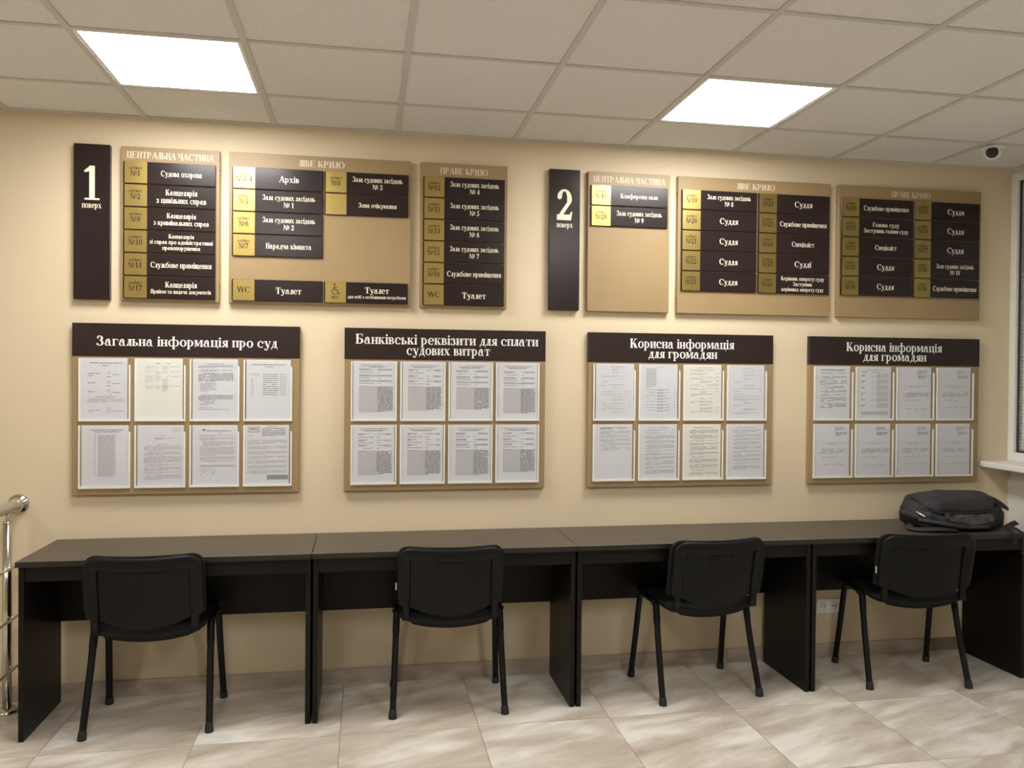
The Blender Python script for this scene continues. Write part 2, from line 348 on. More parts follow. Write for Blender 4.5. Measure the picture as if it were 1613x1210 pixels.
    if up == 'Ю':
        m = x + s + 75 * k
        return _stem(x, 0, h, s) + _rect(x + s, h / 2 - 22, m + 40, h / 2 + 22) + _ring(m + 215 * k, h / 2, 215 * k, h / 2 + 12, s, t), m + 450 * k
    if up == 'Я':
        b = 60 + 235 * k
        return (_stem(b, 0, h, s) + _ring(b - 30, h * .7, 190 * k, h * .3, s, t, 90, 270) + _rect(b - 40, h - t, b, h) + _rect(b - 40, h * .4, b, h * .4 + t)
                + _diag(20, 0, b - 150 * k + 60, h * .43, 125) + _rect(0, 0, 150, 34)), b + s + 45
    return _rect(60, 0, 400, h), 460
def _digit(ch):
    H = 690
    if ch == '1': return _rect(190, 30, 330, H) + _rect(70, 0, 450, 36) + [[(60, 590), (75, 552), (195, 575), (330, H), (215, H)]], 500
    if ch == '2': return _ring(240, 480, 200, 210, 125, 45, -25, 160) + _ball(110, 520, 62) + _diag(45, 60, 310, 400, 115) + _rect(40, 0, 420, 125) + [[(420, 0), (455, 190), (420, 190), (380, 120)]], 500
    if ch == '3': return _ring(215, 520, 185, 170, 125, 40, -80, 155) + _ring(205, 190, 235, 200, 135, 45, -150, 85) + _ball(95, 545, 58) + _ball(75, 130, 70), 500
    if ch == '4': return _rect(280, 0, 405, H) + _rect(25, 150, 470, 240) + [[(25, 150), (75, 200), (330, H), (280, H)]], 500
    if ch == '5': return _ring(190, 215, 250, 225, 145, 60, -140, 100) + _rect(110, 570, 420, H) + [[(80, 370), (125, 370), (165, H), (110, H)]] + _ball(80, 90, 68), 500
    if ch == '6': return _ring(255, 225, 215, 237, 125, 40) + _ring(430, 240, 390, 455, 150, 90, 98, 180), 500
    if ch == '7': return _rect(40, 560, 460, H) + _diag(130, 0, 360, 600, 110) + _rect(40, 480, 70, H), 500
    if ch == '8': return _ring(250, 525, 180, 170, 105, 40) + _ring(250, 180, 215, 192, 120, 42), 500
    if ch == '9': return _ring(240, 460, 215, 237, 125, 40) + _ring(65, 445, 390, 455, 150, 90, -82, 0), 500
    return _ring(250, H / 2, 225, H / 2 + 10, 135, 42), 500
_GC = {}
def text_polys(line, cap, width=None, track=6):
    """polygons (x, z) centred on x = 0 with the baseline at z = 0; cap is the height of a capital"""
    sc = cap / 680.; cur = 0; out = []
    for ch in line:
        if ch not in _GC: _GC[ch] = _glyph(ch)
        P, adv = _GC[ch]
        out += [[(cur + a, b) for a, b in q] for q in P]
        cur += adv + track
    sx = sc if width is None else width / max(cur, 1)
    return [[((a - cur / 2) * sx, b * sc) for a, b in q] for q in out]
# ---------------------------------------------------------------- the room
def struct(name, mb, material, parent=None):
    o = mb.build(name, material, parent); o['kind'] = 'structure'; return o
wall_back = struct('wall_back', MB().box(X_L - .2, 0, -.2, X_R + .2, .2, H + .15), 'wall')
struct('wall_left', MB().box(X_L - .2, Y_B, -.2, X_L, 0, H + .15), 'wall')
struct('wall_front', MB().box(X_L - .2, Y_B - .2, -.2, X_R + .2, Y_B, H + .15), 'wall')
WY0, WY1, WZ0, WZ1 = 0.0, -2.35, 1.088, 2.745             # window opening in the right wall
wr = MB()
wr.box(X_R, Y_B, -.2, X_R + .2, 0, WZ0 - .036); wr.box(X_R, Y_B, WZ1, X_R + .2, 0, H + .15); wr.box(X_R, Y_B, WZ0 - .036, X_R + .2, WY1, WZ1)
wall_right = struct('wall_right', wr, 'wall_white')

# ceiling: slab, tiles lying on the tee bars
ceil = struct('ceiling', MB().box(X_L, Y_B, H + .05, X_R, 0, H + .15), 'slab')
cols = [(-5 + i) for i in range(13)]
xs = [GX + G * i for i in range(-6, 9)]; xs = [X_L] + [x for x in xs if X_L + .05 < x < X_R - .02] + [X_R]
ys = [0.0] + [GY - G * j for j in range(0, 12) if GY - G * j > Y_B + .05] + [Y_B]
LAMPS = [(-3.4472, -2.8444), (GX, -.4444), (GX + 2.4, -.4444), (GX, -2.8444), (GX + 2.4, -2.8444)]
tile_cache = {}
for i in range(len(xs) - 1):
    for j in range(len(ys) - 1):
        x0, x1, y0, y1 = xs[i], xs[i + 1], ys[j], ys[j + 1]
        if any(abs(x0 - a) < .02 and abs(y0 - b) < .02 for a, b in LAMPS): continue
        k = (round(x1 - x0, 3), round(y0 - y1, 3))
        if k not in tile_cache:
            a, b = k[0] / 2 - .0125, k[1] / 2 - .0125
            tile_cache[k] = MB().box(-a - .006, -b - .006, .004, a + .006, b + .006, .016).mesh('ceiling_tile', 'ceil_tile')
        link('ceiling_tile', tile_cache[k], ceil, ((x0 + x1) / 2, (y0 + y1) / 2, H))
for x in xs[1:-1]:
    MB().box(x - .0125, Y_B, H - .002, x + .0125, 0, H + .004).box(x - .003, Y_B, H + .004, x + .003, 0, H + .04).build('main_runner', 'tbar', ceil)
for y in ys[1:-1]:
    MB().box(X_L, y - .011, H - .0015, X_R, y + .011, H + .004).build('cross_runner', 'tbar', ceil)
MB().box(X_L, -.022, H - .003, X_R, 0, H + .003).build('wall_angle', 'tbar', ceil)
MB().box(X_R - .022, Y_B, H - .003, X_R, -.022, H + .003).build('wall_angle', 'tbar', ceil)

# floor: screed and tiles
fl = struct('floor', MB().box(X_L, Y_B, -.2, X_R, 0, -.0012), 'grout')
tx = [X_L] + [FX + FS * i for i in range(-4, 9) if X_L + .03 < FX + FS * i < X_R - .03] + [X_R]
ty = [-FSY * j for j in range(0, 12) if -FSY * j > Y_B + .03] + [Y_B]
tile_cache = {}
for i in range(len(tx) - 1):
    for j in range(len(ty) - 1):
        k = (round(tx[i + 1] - tx[i], 3), round(ty[j] - ty[j + 1], 3))
        if k not in tile_cache:
            a, b = k[0] / 2 - .0016, k[1] / 2 - .0016
            tile_cache[k] = MB().box(-a, -b, -.009, a, b, 0).mesh('floor_tile', 'floor')
        link('floor_tile', tile_cache[k], fl, ((tx[i] + tx[i + 1]) / 2, (ty[j] + ty[j + 1]) / 2, 0))
# skirting of cut floor tiles
bb = struct('baseboard_back', MB().box(X_L, -.004, 0, X_R, 0, .072), 'grout')
sk = MB().box(-.2995, -.011, .0005, .2995, -.003, .0765).mesh('skirting_tile', 'base')
x = X_L + .3
while x - .3 < X_R - .25:
    if x + .3 > X_R: break
    link('skirting_tile', sk, bb, (x + .005, 0, 0)); x += .6
br = struct('baseboard_right', MB().box(X_R - .004, Y_B, 0, X_R, -.011, .072), 'grout')
sk2 = MB().box(-.011, -.2995, .0005, -.003, .2995, .0765).mesh('skirting_tile', 'base')
y = -.315
while y > Y_B + .3: link('skirting_tile', sk2, br, (X_R, y, 0)); y -= .6

# window in the right wall: frame, gasket, panes, blind and sill
win = empty('window_1', (X_R, 0, WZ0)); win['kind'] = 'structure'
FW = .044
def wpart(name, mb, material, parent=win):
    o = mb.build(name, material); o.location = (-X_R, 0, -WZ0) if parent is win else (0, 0, 0); o.parent = parent
    return o
f = MB(); xf0, xf1 = X_R - .006, X_R + .07
f.bbox(xf0, WY0 - FW, WZ0, xf1, WY0, WZ1, .004); f.bbox(xf0, WY1, WZ0, xf1, WY1 + FW, WZ1, .004)
f.bbox(xf0, WY1 + FW, WZ0, xf1, WY0 - FW, WZ0 + .05, .004); f.bbox(xf0, WY1 + FW, WZ1 - .045, xf1, WY0 - FW, WZ1, .004)
f.bbox(xf0, -1.21, WZ0 + .05, xf1, -1.14, WZ1 - .045, .004)
wpart('window_frame', f, 'pvc')
for y0, y1 in ((WY0 - FW, -1.14), (-1.21, WY1 + FW)):
    g = MB(); z0, z1 = WZ0 + .05, WZ1 - .045; a, b = X_R + .014, X_R + .018
    g.box(a, y0 - .014, z0, b, y0, z1).box(a, y1, z0, b, y1 + .009, z1).box(a, y1 + .009, z0, b, y0 - .009, z0 + .009).box(a, y1 + .009, z1 - .009, b, y0 - .009, z1)
    wpart('gasket', g, 'gasket')
    wpart('pane', MB().box(X_R + .0185, y1 + .006, z0 + .006, X_R + .0225, y0 - .006, z1 - .006), 'glass')
    sl = MB(); z = z0 + .02
    while z < z1 - .045:
        sl.add([(X_R + .034, y0 - .002, z), (X_R + .034, y1 + .03, z), (X_R + .046, y1 + .03, z + .019), (X_R + .046, y0 - .002, z + .019),
                (X_R + .0348, y0 - .002, z), (X_R + .0348, y1 + .03, z), (X_R + .0468, y1 + .03, z + .019), (X_R + .0468, y0 - .002, z + .019)],
               [(0, 1, 2, 3), (7, 6, 5, 4), (0, 3, 7, 4), (1, 5, 6, 2)]); z += .019
    o = wpart('blind_slats', sl, 'blind'); o['kind'] = 'stuff'
    wpart('blind_rail', MB().bbox(X_R + .028, y1 + .02, z1 - .045, X_R + .055, y0 - .016, z1 - .014, .003), 'pvc')
    gd = MB().box(X_R + .031, y0 - .034, z0 + .012, X_R + .034, y0 - .026, z1 - .03)
    wpart('blind_cord', gd, 'pvc')
sill = MB().bbox(3.495, WY1 - .08, WZ0 - .036, X_R + .07, -.002, WZ0, .009, 3)
wpart('window_sill', sill, 'pvc')

# ---------------------------------------------------------------- ceiling light panels
seen = {0: 'square lit ceiling panel beyond the handrail, outside the picture on the left', 3: 'square lit ceiling panel of the second row, above the picture, left one', 4: 'square lit ceiling panel of the second row, above the picture, right one', 1: 'square lit ceiling panel above the filled six plate board, left one in view', 2: 'square lit ceiling panel over the mostly empty board, right one in view'}
fr_me = MB(); q = .2865
fr_me.box(-q, -q, .0, -q + .012, q, .03).box(q - .012, -q, 0, q, q, .03).box(-q + .012, -q, 0, q - .012, -q + .012, .03).box(-q + .012, q - .012, 0, q - .012, q, .03)
fr_me = fr_me.mesh('panel_frame', 'white_plastic'); df_me = MB().box(-q + .012, -q + .012, .003, q - .012, q - .012, .012).mesh('diffuser', 'lamp')
hs_me = MB().box(-q, -q, .03, q, q, .045).mesh('housing', 'white_plastic')
for n, (lx, ly) in enumerate(LAMPS):
    L = empty('ceiling_light', (lx + .3, ly - .3, H))
    tag(L, seen[n], 'ceiling light', 'ceiling light panels')
    link('panel_frame', fr_me, L); link('diffuser', df_me, L); link('housing', hs_me, L)
# ---------------------------------------------------------------- lettering on a surface facing -y
def lettering(lines, y, parent, material, name='lettering', proud=.0006, tops=None, origin=(0, 0, 0)):
    """lines: (text, x centre, baseline z, cap height, width or None)"""
    mb = MB()
    for tx_, cx, bz, cap, wd in lines:
        for n_, q in enumerate(text_polys(tx_, cap, wd)):      # overlapping strokes lie a hair apart
            mb.add([(a + cx, y - proud - 1.5e-5 * (n_ % 13), b + bz) for a, b in q], [tuple(range(len(q)))])
    o = mb.build(name, material); o.location = [-v for v in origin]; o.parent = parent
    return o
def at(parent_world, mb, name, material, parent):
    """mesh given in world coordinates under a parent standing at parent_world"""
    o = mb.build(name, material); o.location = [-v for v in parent_world]; o.parent = parent; return o

# ---------------------------------------------------------------- directory boards
ZT, ZB = 2.628, 1.897
FACE = -.028
def directory(x0, x1, title, label, plates, screws=True):
    org = ((x0 + x1) / 2, 0, ZB)
    E_ = empty('directory_board', org); tag(E_, label, 'directory board', 'tan directory boards in the upper row')
    at(org, MB().bbox(x0, FACE, ZB, x1, -.001, ZT, .0015, 1), 'panel', 'tan', E_)
    sc = MB()
    for sx in (x0 - .0012, x1 + .0012):
        for z in (ZB + .08, ZT - .09): sc.cyl((sx - .0012, -.014, z), (sx + .0012, -.014, z), .0035, n=8)
    at(org, sc, 'screws', 'rubber', E_)
    lettering([(title, (x0 + x1) / 2, ZT - .054, .031, .0215 * len(title) + .008)], FACE, E_, 'head', 'heading', .0012, origin=org)
    for px0, px1, slot, tabt, lines in plates:
        zt = 2.5555 - .1087 * slot; zb = zt - .1035
        fy = FACE - .011
        p_ = at(org, MB().bbox(px0, fy, zb, px1, FACE - .0002, zt, .0018, 1), 'plate', 'plate', E_)
        tw = .1005
        def sub(mb, name, material):
            o = mb.build(name, material); o.parent = p_; return o
        sub(MB().box(px0 + .006, fy - .0008, zb + .001, px0 + .006 + tw, fy + .001, zt - .001), 'number_tab', 'gold')
        tc_ = px0 + .006 + tw / 2; fy2 = fy - .0008
        if tabt == 'access':
            mb = MB()
            cx, cz = tc_ - .001, (zt + zb) / 2 + .004
            for q in _ball(cx - .004, cz + .035, .0048): mb.add([(a, fy2 - .0006, b) for a, b in q], [tuple(range(len(q)))])
            for q in _ring(cx - .001, cz, .0165, .0165, .0032, .0032, 110, 350): mb.add([(a, fy2 - .0006, b) for a, b in q], [(0, 1, 2, 3)])
            for q in ([(cx - .006, cz + .008), (cx - .002, cz + .008), (cx - .003, cz + .029), (cx - .006, cz + .029)], [(cx - .005, cz + .018), (cx + .009, cz + .018), (cx + .009, cz + .0215), (cx - .005, cz + .0215)],
                      [(cx - .005, cz + .005), (cx + .011, cz + .005), (cx + .011, cz + .009), (cx - .005, cz + .009)], [(cx + .008, cz + .008), (cx + .016, cz - .014), (cx + .0195, cz - .0125), (cx + .0115, cz + .009)],
                      [(cx + .016, cz - .014), (cx + .022, cz - .0115), (cx + .021, cz - .0085), (cx + .015, cz - .011)]):
                mb.add([(a, fy2 - .0006, b) for a, b in q], [tuple(range(4))])
            for q in text_polys('WC', .0165, .041): mb.add([(a + tc_, fy2 - .0006, b + zb + .0175) for a, b in q], [tuple(range(len(q)))])
            sub(mb, 'tab_lettering', 'dark_ink')
        elif tabt == 'WC':
            lettering([('WC', tc_, (zt + zb) / 2 - .012, .0265, .062)], fy2, p_, 'dark_ink', 'tab_lettering')
        elif tabt:
            lettering([('кабінет', tc_, zb + .0655, .0150, .058), (tabt, tc_ - .001, zb + .034, .0265, .0165 * len(tabt) + .012)], fy2, p_, 'dark_ink', 'tab_lettering')
        cx = (px0 + .006 + tw + px1) / 2
        ll = []; n = len(lines)
        tot = sum(c * 1.42 for _, c, _ in lines); z = (zt + zb) / 2 + tot / 2 - (.0 if n == 1 else -.001)
        for s_, c, wd in lines:
            z -= c * 1.21; ll.append((s_, cx, z, c, wd)); z -= c * .21
        lettering(ll, fy, p_, 'cream', 'lettering')
    return E_
def digit_board(x0, x1, d, label):
    org = ((x0 + x1) / 2, 0, ZB); E_ = empty('floor_number_board', org); tag(E_, label, 'number board', 'dark floor number boards')
    at(org, MB().bbox(x0, FACE - .002, ZB + .001, x1, -.001, ZT + .001, .0015, 1), 'panel', 'plate', E_)
    cx = (x0 + x1) / 2
    lettering([(d, cx, ZT - .262, .158, .088 if d == '1' else .1)], FACE - .002, E_, 'cream', 'number', origin=org)
    lettering([('поверх', cx, ZT - .3, .0285, .087)], FACE - .002, E_, 'cream', 'lettering', origin=org)
digit_board(-1.352, -1.192, '1', 'narrow dark brown board with a large cream numeral 1')
digit_board(.936, 1.099, '2', 'narrow dark brown board with a large cream numeral 2')
c_, s_ = .0265, .0235
zala = lambda n, wd=.25: [('Зала судових засідань', .0255, wd), ('№ %s' % n, .0245, .05 if len(str(n)) == 1 else .062)]
judge = [('Суддя', .031, .106)]; staff = [('Службове приміщення', .0265, .278)]; spec = [('Спеціаліст', .027, .134)]; wc = [('Туалет', .031, .124)]
def P(x0, off0, off1, slot, t, l): return (x0 + off0, x0 + off1, slot, t, l)
a = -1.144
directory(a, -.697, 'ЦЕНТРАЛЬНА ЧАСТИНА', 'tan directory board filled with six plates beside the large numeral 1', [
    P(a, .013, .43, 0, '№1', [('Судова охорона', c_, .188)]), P(a, .013, .43, 1, '№2', [('Канцелярія', c_, .144), ('з цивільних справ', c_, .227)]),
    P(a, .013, .43, 2, '№9', [('Канцелярія', s_, .133), ('з кримінальних справ', s_, .252)]),
    P(a, .013, .43, 3, '№10', [('Канцелярія', .0195, .116), ('зі справ про адміністративні', .0195, .288), ('правопорушення', .0195, .172)]),
    P(a, .013, .43, 4, '№11', staff), P(a, .013, .43, 5, '№17', [('Канцелярія', c_, .144), ('Прийом та видача документів', .0195, .275)])])
a = -.653
directory(a, .222, 'ЛІВЕ КРИЛО', 'wide tan directory board with a wheelchair plate at its lower right', [
    P(a, .015, .443, 0, '№3-4', [('Архів', .03, .096)]), P(a, .015, .443, 1, '№5', zala(1)), P(a, .015, .443, 2, '№6', zala(2)), P(a, .015, .443, 3, '№7', [('Нарадча кімната', c_, .217)]),
    P(a, .015, .443, 5, 'WC', wc), P(a, .451, .862, 0, '№8', zala(3, .246)), P(a, .451, .862, 1, '', [('Зона очікування', s_, .188)]),
    P(a, .451, .862, 5, 'access', [('Туалет', .03, .12), ('для осіб з особливими потребами', .0165, .287)])])
a = .269
directory(a, .714, 'ПРАВЕ КРИЛО', 'tan directory board with six plates, left of the large numeral 2', [
    P(a, .014, .43, i, '№%d' % (12 + i), zala(4 + i)) for i in range(4)] + [P(a, .014, .43, 4, '№16', staff), P(a, .014, .43, 5, 'WC', wc)])
a = 1.143
directory(a, 1.592, 'ЦЕНТРАЛЬНА ЧАСТИНА', 'mostly empty tan directory board with only two plates near the top', [
    P(a, .012, .434, 0, '№18', [('Конференц-зала', s_, .208)]), P(a, .012, .434, 1, '№29', zala(9))])
a = 1.638
directory(a, 2.525, 'ЛІВЕ КРИЛО', 'wide tan directory board with ten plates beside the mostly empty board', [
    P(a, .017, .447, 0, '№19', zala(8))] + [P(a, .017, .447, i, '№%d' % (19 + i), judge) for i in range(1, 5)] + [
    P(a, .455, .877, 0, '№24', judge), P(a, .455, .877, 1, '№25', staff), P(a, .455, .877, 2, '№26', spec), P(a, .455, .877, 3, '№27', [('Судді', .031, .1)]),
    P(a, .455, .877, 4, '№28', [('Керівник апарату суду', .0215, .255), ('Заступник', .0205, .115), ('керівника апарату суду', .0205, .25)])])
a = 2.572
directory(a, 3.466, 'ПРАВЕ КРИЛО', 'wide tan directory board with ten plates, nearest to the window', [
    P(a, .014, .452, 0, '№30', staff), P(a, .014, .452, 1, '№31', [('Голова суду', s_, .163), ('Заступник голови суду', s_, .275)]), P(a, .014, .452, 2, '№32', spec), P(a, .014, .452, 3, '№33', judge), P(a, .014, .452, 4, '№34', judge)] + [
    P(a, .460, .878, i, '№%d' % (35 + i), judge) for i in range(3)] + [P(a, .460, .878, 3, '№38', zala(10, .24)), P(a, .460, .878, 4, '№39', staff)])

# ---------------------------------------------------------------- information boards with page pockets
BZT, BZB = 1.786, .973
BF = -.028
PW, PH = .209, .293                                            # page
def sheet_y(u, v, amp): return BF - .0032 - amp * math.sin(math.pi * u) * (.35 + .65 * v)
def words(mb, x0, x1, z, hgt, dens, fn, just=True, rnd=random):
    """one printed line of word-sized marks between page fractions x0 and x1"""
    x = x0
    while x < x1 - .01:
        wl = min(rnd.uniform(.03, .13), x1 - x)
        if rnd.random() < dens:
            k = [(x, z), (x + wl, z), (x + wl, z + hgt), (x, z + hgt)]; mb.add([fn(a, b) for a, b in k], [(0, 1, 2, 3)])
        x += wl + rnd.uniform(.008, .02)
def para(mb, y0, y1, x0, x1, fn, dens=.95, pitch=.0165, hgt=.0065, last=.5, indent=.05, rnd=random):
    n = max(1, int(round((y1 - y0) / pitch)))
    for i in range(n):
        words(mb, x0 + (indent if i == 0 and n > 1 else 0), x1 if i < n - 1 or n == 1 else x0 + (x1 - x0) * last, 1 - (y0 + i * pitch) - hgt, hgt, dens, fn, rnd=rnd)
def page_layout(kind, ink, pale, fn, rnd):
    R = lambda mb, x0, y0, x1, y1: mb.add([fn(a, b) for a, b in ((x0, 1 - y1), (x1, 1 - y1), (x1, 1 - y0), (x0, 1 - y0))], [(0, 1, 2, 3)])
    p = lambda *a, **k: para(ink, *a, fn, rnd=rnd, **k)
    pp = lambda *a, **k: para(pale, *a, fn, rnd=rnd, **k)
    if kind == 'hours':
        p(.075, .09, .2, .88, hgt=.013); p(.118, .13, .46, .62, hgt=.012)
        for y in (.25, .40, .545):
            p(y, y + .01, .16, .42 if y < .3 else .32, hgt=.011); p(y + .015, y + .02, .68, .85, hgt=.009); p(y + .05, y + .06, .56, .66, hgt=.009)
            ring = _ring(.6, 1 - y + .01, .035, .024, .006, .005, 0, 360, 12)
            for q in ring: ink.add([fn(a, b) for a, b in q], [(0, 1, 2, 3)])
        p(.255 + .03, .3, .16, .28, hgt=.009); p(.63, .64, .32, .74, hgt=.007); pp(.655, .74, .15, .93, hgt=.009); p(.85, .88, .16, .42, hgt=.008); p(.86, .87, .66, .93, hgt=.008); p(.885, .89, .56, .64, hgt=.009)
        for q in _ring(.6, .17, .038, .026, .007, .006, 0, 360, 12): ink.add([fn(a, b) for a, b in q], [(0, 1, 2, 3)])
    elif kind == 'table':
        p(.075, .09, .42, .73, hgt=.011)
        for y, cells in ((.13, (2, 2, 3, 1)), (.21, (1, 3, 2, 1)), (.29, (5, 4, 1, 1)), (.45, (4, 3, 4, 1))):
            for (a, b), n in zip(((.2, .36), (.41, .52), (.56, .68), (.73, .95)), cells): pp(y, y + .024 * n, a, b, pitch=.024, hgt=.008, indent=0, last=.8)
        pp(.34, .56, .56, .68, pitch=.02, hgt=.007, indent=0)
        for xx in (.185, .39, .545, .70, .965): R(pale, xx, .12, xx + .002, .56)
        for yy in (.12, .195, .28, .44, .56): R(pale, .185, yy, .965, yy + .0015)
    elif kind == 'list':
        p(.075, .09, .32, .7, hgt=.009); p(.105, .16, .13, .9); p(.18, .21, .13, .9); p(.23, .38, .13, .9, pitch=.019, hgt=.009); p(.40, .555, .17, .52, pitch=.021, indent=0)
        p(.60, .69, .13, .9, hgt=.009, pitch=.019); p(.70, .79, .17, .5, pitch=.021, indent=0); p(.81, .82, .15, .45); p(.835, .845, .13, .8)
    elif kind == 'roster':
        p(.075, .09, .11, .9, hgt=.013); p(.112, .12, .42, .6, hgt=.013)
        for i in range(11):
            y = .24 + i * .034; p(y, y + .01, .1, .17 if i > 1 else .3, hgt=.008); p(y, y + .01, .37, .68 + .05 * rnd.random(), hgt=.011); p(y + .004, y + .01, .75, .9, hgt=.008)
    elif kind == 'column':
        p(.07, .09, .2, .88, hgt=.012); p(.10, .12, .28, .8, hgt=.012); pp(.16, .84, .35, .72, pitch=.0145, indent=0, hgt=.009, dens=1, last=.8)
        pp(.16, .84, .27, .30, pitch=.0145, indent=0, hgt=.006)
    elif kind == 'letter':
        pp(.04, .12, .76, .96, indent=0); p(.17, .18, .48, .6); p(.21, .25, .3, .8, indent=.06); p(.31, .32, .44, .68); y = .34
        while y < .85: n = rnd.choice((2, 4, 5, 6, 7)); pp(y, y + n * .0165, .14, .95, hgt=.009); y += n * .0165 + .014
    elif kind == 'notice':
        R(ink, .22, .065, .29, .095); p(.09, .1, .32, .85, hgt=.012); p(.13, .14, .44, .65); y = .165
        for n, x0 in ((2, .16), (3, .16), (5, .22), (9, .16), (4, .16)): pp(y, y + n * .0165, x0, .93, hgt=.0095, dens=1, indent=0); y += n * .0165 + .012
        R(pale, .16, .665, .95, .70); p(.60, .61, .2, .9); pp(.72, .85, .16, .5, hgt=.008, dens=.5)
    elif kind == 'form':
        R(pale, .06, .02, .34, .13); p(.05, .07, .12, .26, hgt=.02); p(.02, .03, .5, .75); p(.045, .2, .38, .92, pitch=.0165, indent=.04); p(.18, .19, .08, .2); y = .25
        while y < .78: n = rnd.choice((3, 4, 5)); pp(y, y + n * .0165, .06, .95, hgt=.009); y += n * .0165 + .02
        R(ink, .5, .845, .98, .92)
    elif kind == 'bank':
        p(.06, .075, .17, .86, hgt=.007); p(.085, .1, .2, .8, hgt=.007); p(.1, .11, .27, .73, hgt=.01)
        o = rnd.uniform(-.015, .02)
        for i, y in enumerate((.15, .205, .255, .30, .345, .395)):
            y += o
            if i % 2 == 0: R(pale, .14, y - .006, .93, y + .03)
            p(y, y + .01, .15, .38 if i % 2 == 0 else .5, hgt=.010); p(y + .003, y + .02, .58, .66 if i % 2 else .9, hgt=.008)
        b = rnd.uniform(.83, .9); R(pale, .14, .445 + o, .575, b); p(.445 + o, .455 + o, .15, .38, hgt=.010); p(.45 + o, b, .58, .94, pitch=.0185, hgt=.012, dens=.97, indent=0)
    elif kind == 'rules':
        p(.05, .06, .38, .75, hgt=.008); y = .085
        while y < .9:
            n = rnd.choice((1, 2, 2, 3)); a = rnd.choice((.15, .15, .42)); b = .9 if a > .2 or rnd.random() < .4 else .45
            pp(y, y + n * .018, a, b if a < .2 else .75, hgt=.007, indent=0); 
            if rnd.random() < .5: p(y, y + .01, .86, .93, hgt=.006)
            if a < .2 and b < .5 and rnd.random() < .6: p(y, y + .018, .42, .76, hgt=.007, indent=0)
            y += n * .018 + rnd.choice((.012, .02, .03))
    elif kind == 'sidecolumn':
        p(.05, .06, .45, .62, hgt=.007); pp(.075, .42, .16, .43, pitch=.016, hgt=.009, indent=0, dens=1); y = .46
        while y < .86: p(y, y + .02, .16, .42, hgt=.006, indent=0); p(y, y + .03, .45, .78, hgt=.006, indent=0); p(y, y + .01, .9, .95); y += .055
    elif kind == 'dense':
        p(.06, .08, .25, .78, hgt=.008); y = .1; end = rnd.choice((.8, .9, .92))
        while y < end: n = rnd.choice((2, 3, 4, 5)); pp(y, y + n * .0165, .15, .93, hgt=.0095); y += n * .0165 + .016
    elif kind == 'half':
        p(.05, .1, .15, .85, hgt=.007); y = .12
        while y < .44: n = rnd.choice((2, 3, 4)); pp(y, y + n * .0165, .15, .95, hgt=.009); y += n * .0165 + .012
    elif kind == 'notice2':
        p(.06, .08, .15, .86, hgt=.022); p(.125, .135, .15, .84, hgt=.011); y = .19
        while y < .72: n = rnd.choice((2, 3, 5)); p(y, y + n * .0195, .13, .9, pitch=.0195, hgt=.008, dens=.85); y += n * .0195 + .018
    elif kind == 'schedule':
        p(.055, .06, .32, .75, hgt=.009); p(.09, .1, .15, .3, hgt=.014); p(.1, .11, .42, .7)
        for i in range(6): y = .16 + i * .115; p(y, y + .03, .13, .26, hgt=.01, indent=0); p(y + .02, y + .03, .42, .5, hgt=.01); pp(y - .03, y + .07, .57, .92, hgt=.011, dens=1, indent=0)
        R(pale, .13, .86, .92, .93)
    elif kind == 'claim':
        p(.06, .13, .58, .85, pitch=.02, hgt=.007, indent=0); p(.16, .22, .6, .93, pitch=.017, hgt=.008, indent=0); p(.36, .38, .2, .85, hgt=.006); p(.385, .39, .35, .65, hgt=.007)
        y = rnd.uniform(.45, .5); p(y, y + .1, .15, .93, pitch=.02, hgt=.007, dens=.8); p(.64, .65, .2, .65, hgt=.006)
        y = rnd.uniform(.76, .82)
        if rnd.random() < .8: p(y, y + .01, .25, .42, hgt=.008); p(y, y + .01, .5, .6, hgt=.008); p(y, y + .01, .7, .85, hgt=.008)
shx = dict(hours='opening hours with small clock drawings', table='a ruled table filling its upper half', list='paragraphs and two bulleted lists', roster='a three column roster of names', column='one long narrow list',
           letter='dense letter paragraphs', notice='a grey band near the bottom', form='a grey box at the lower right')
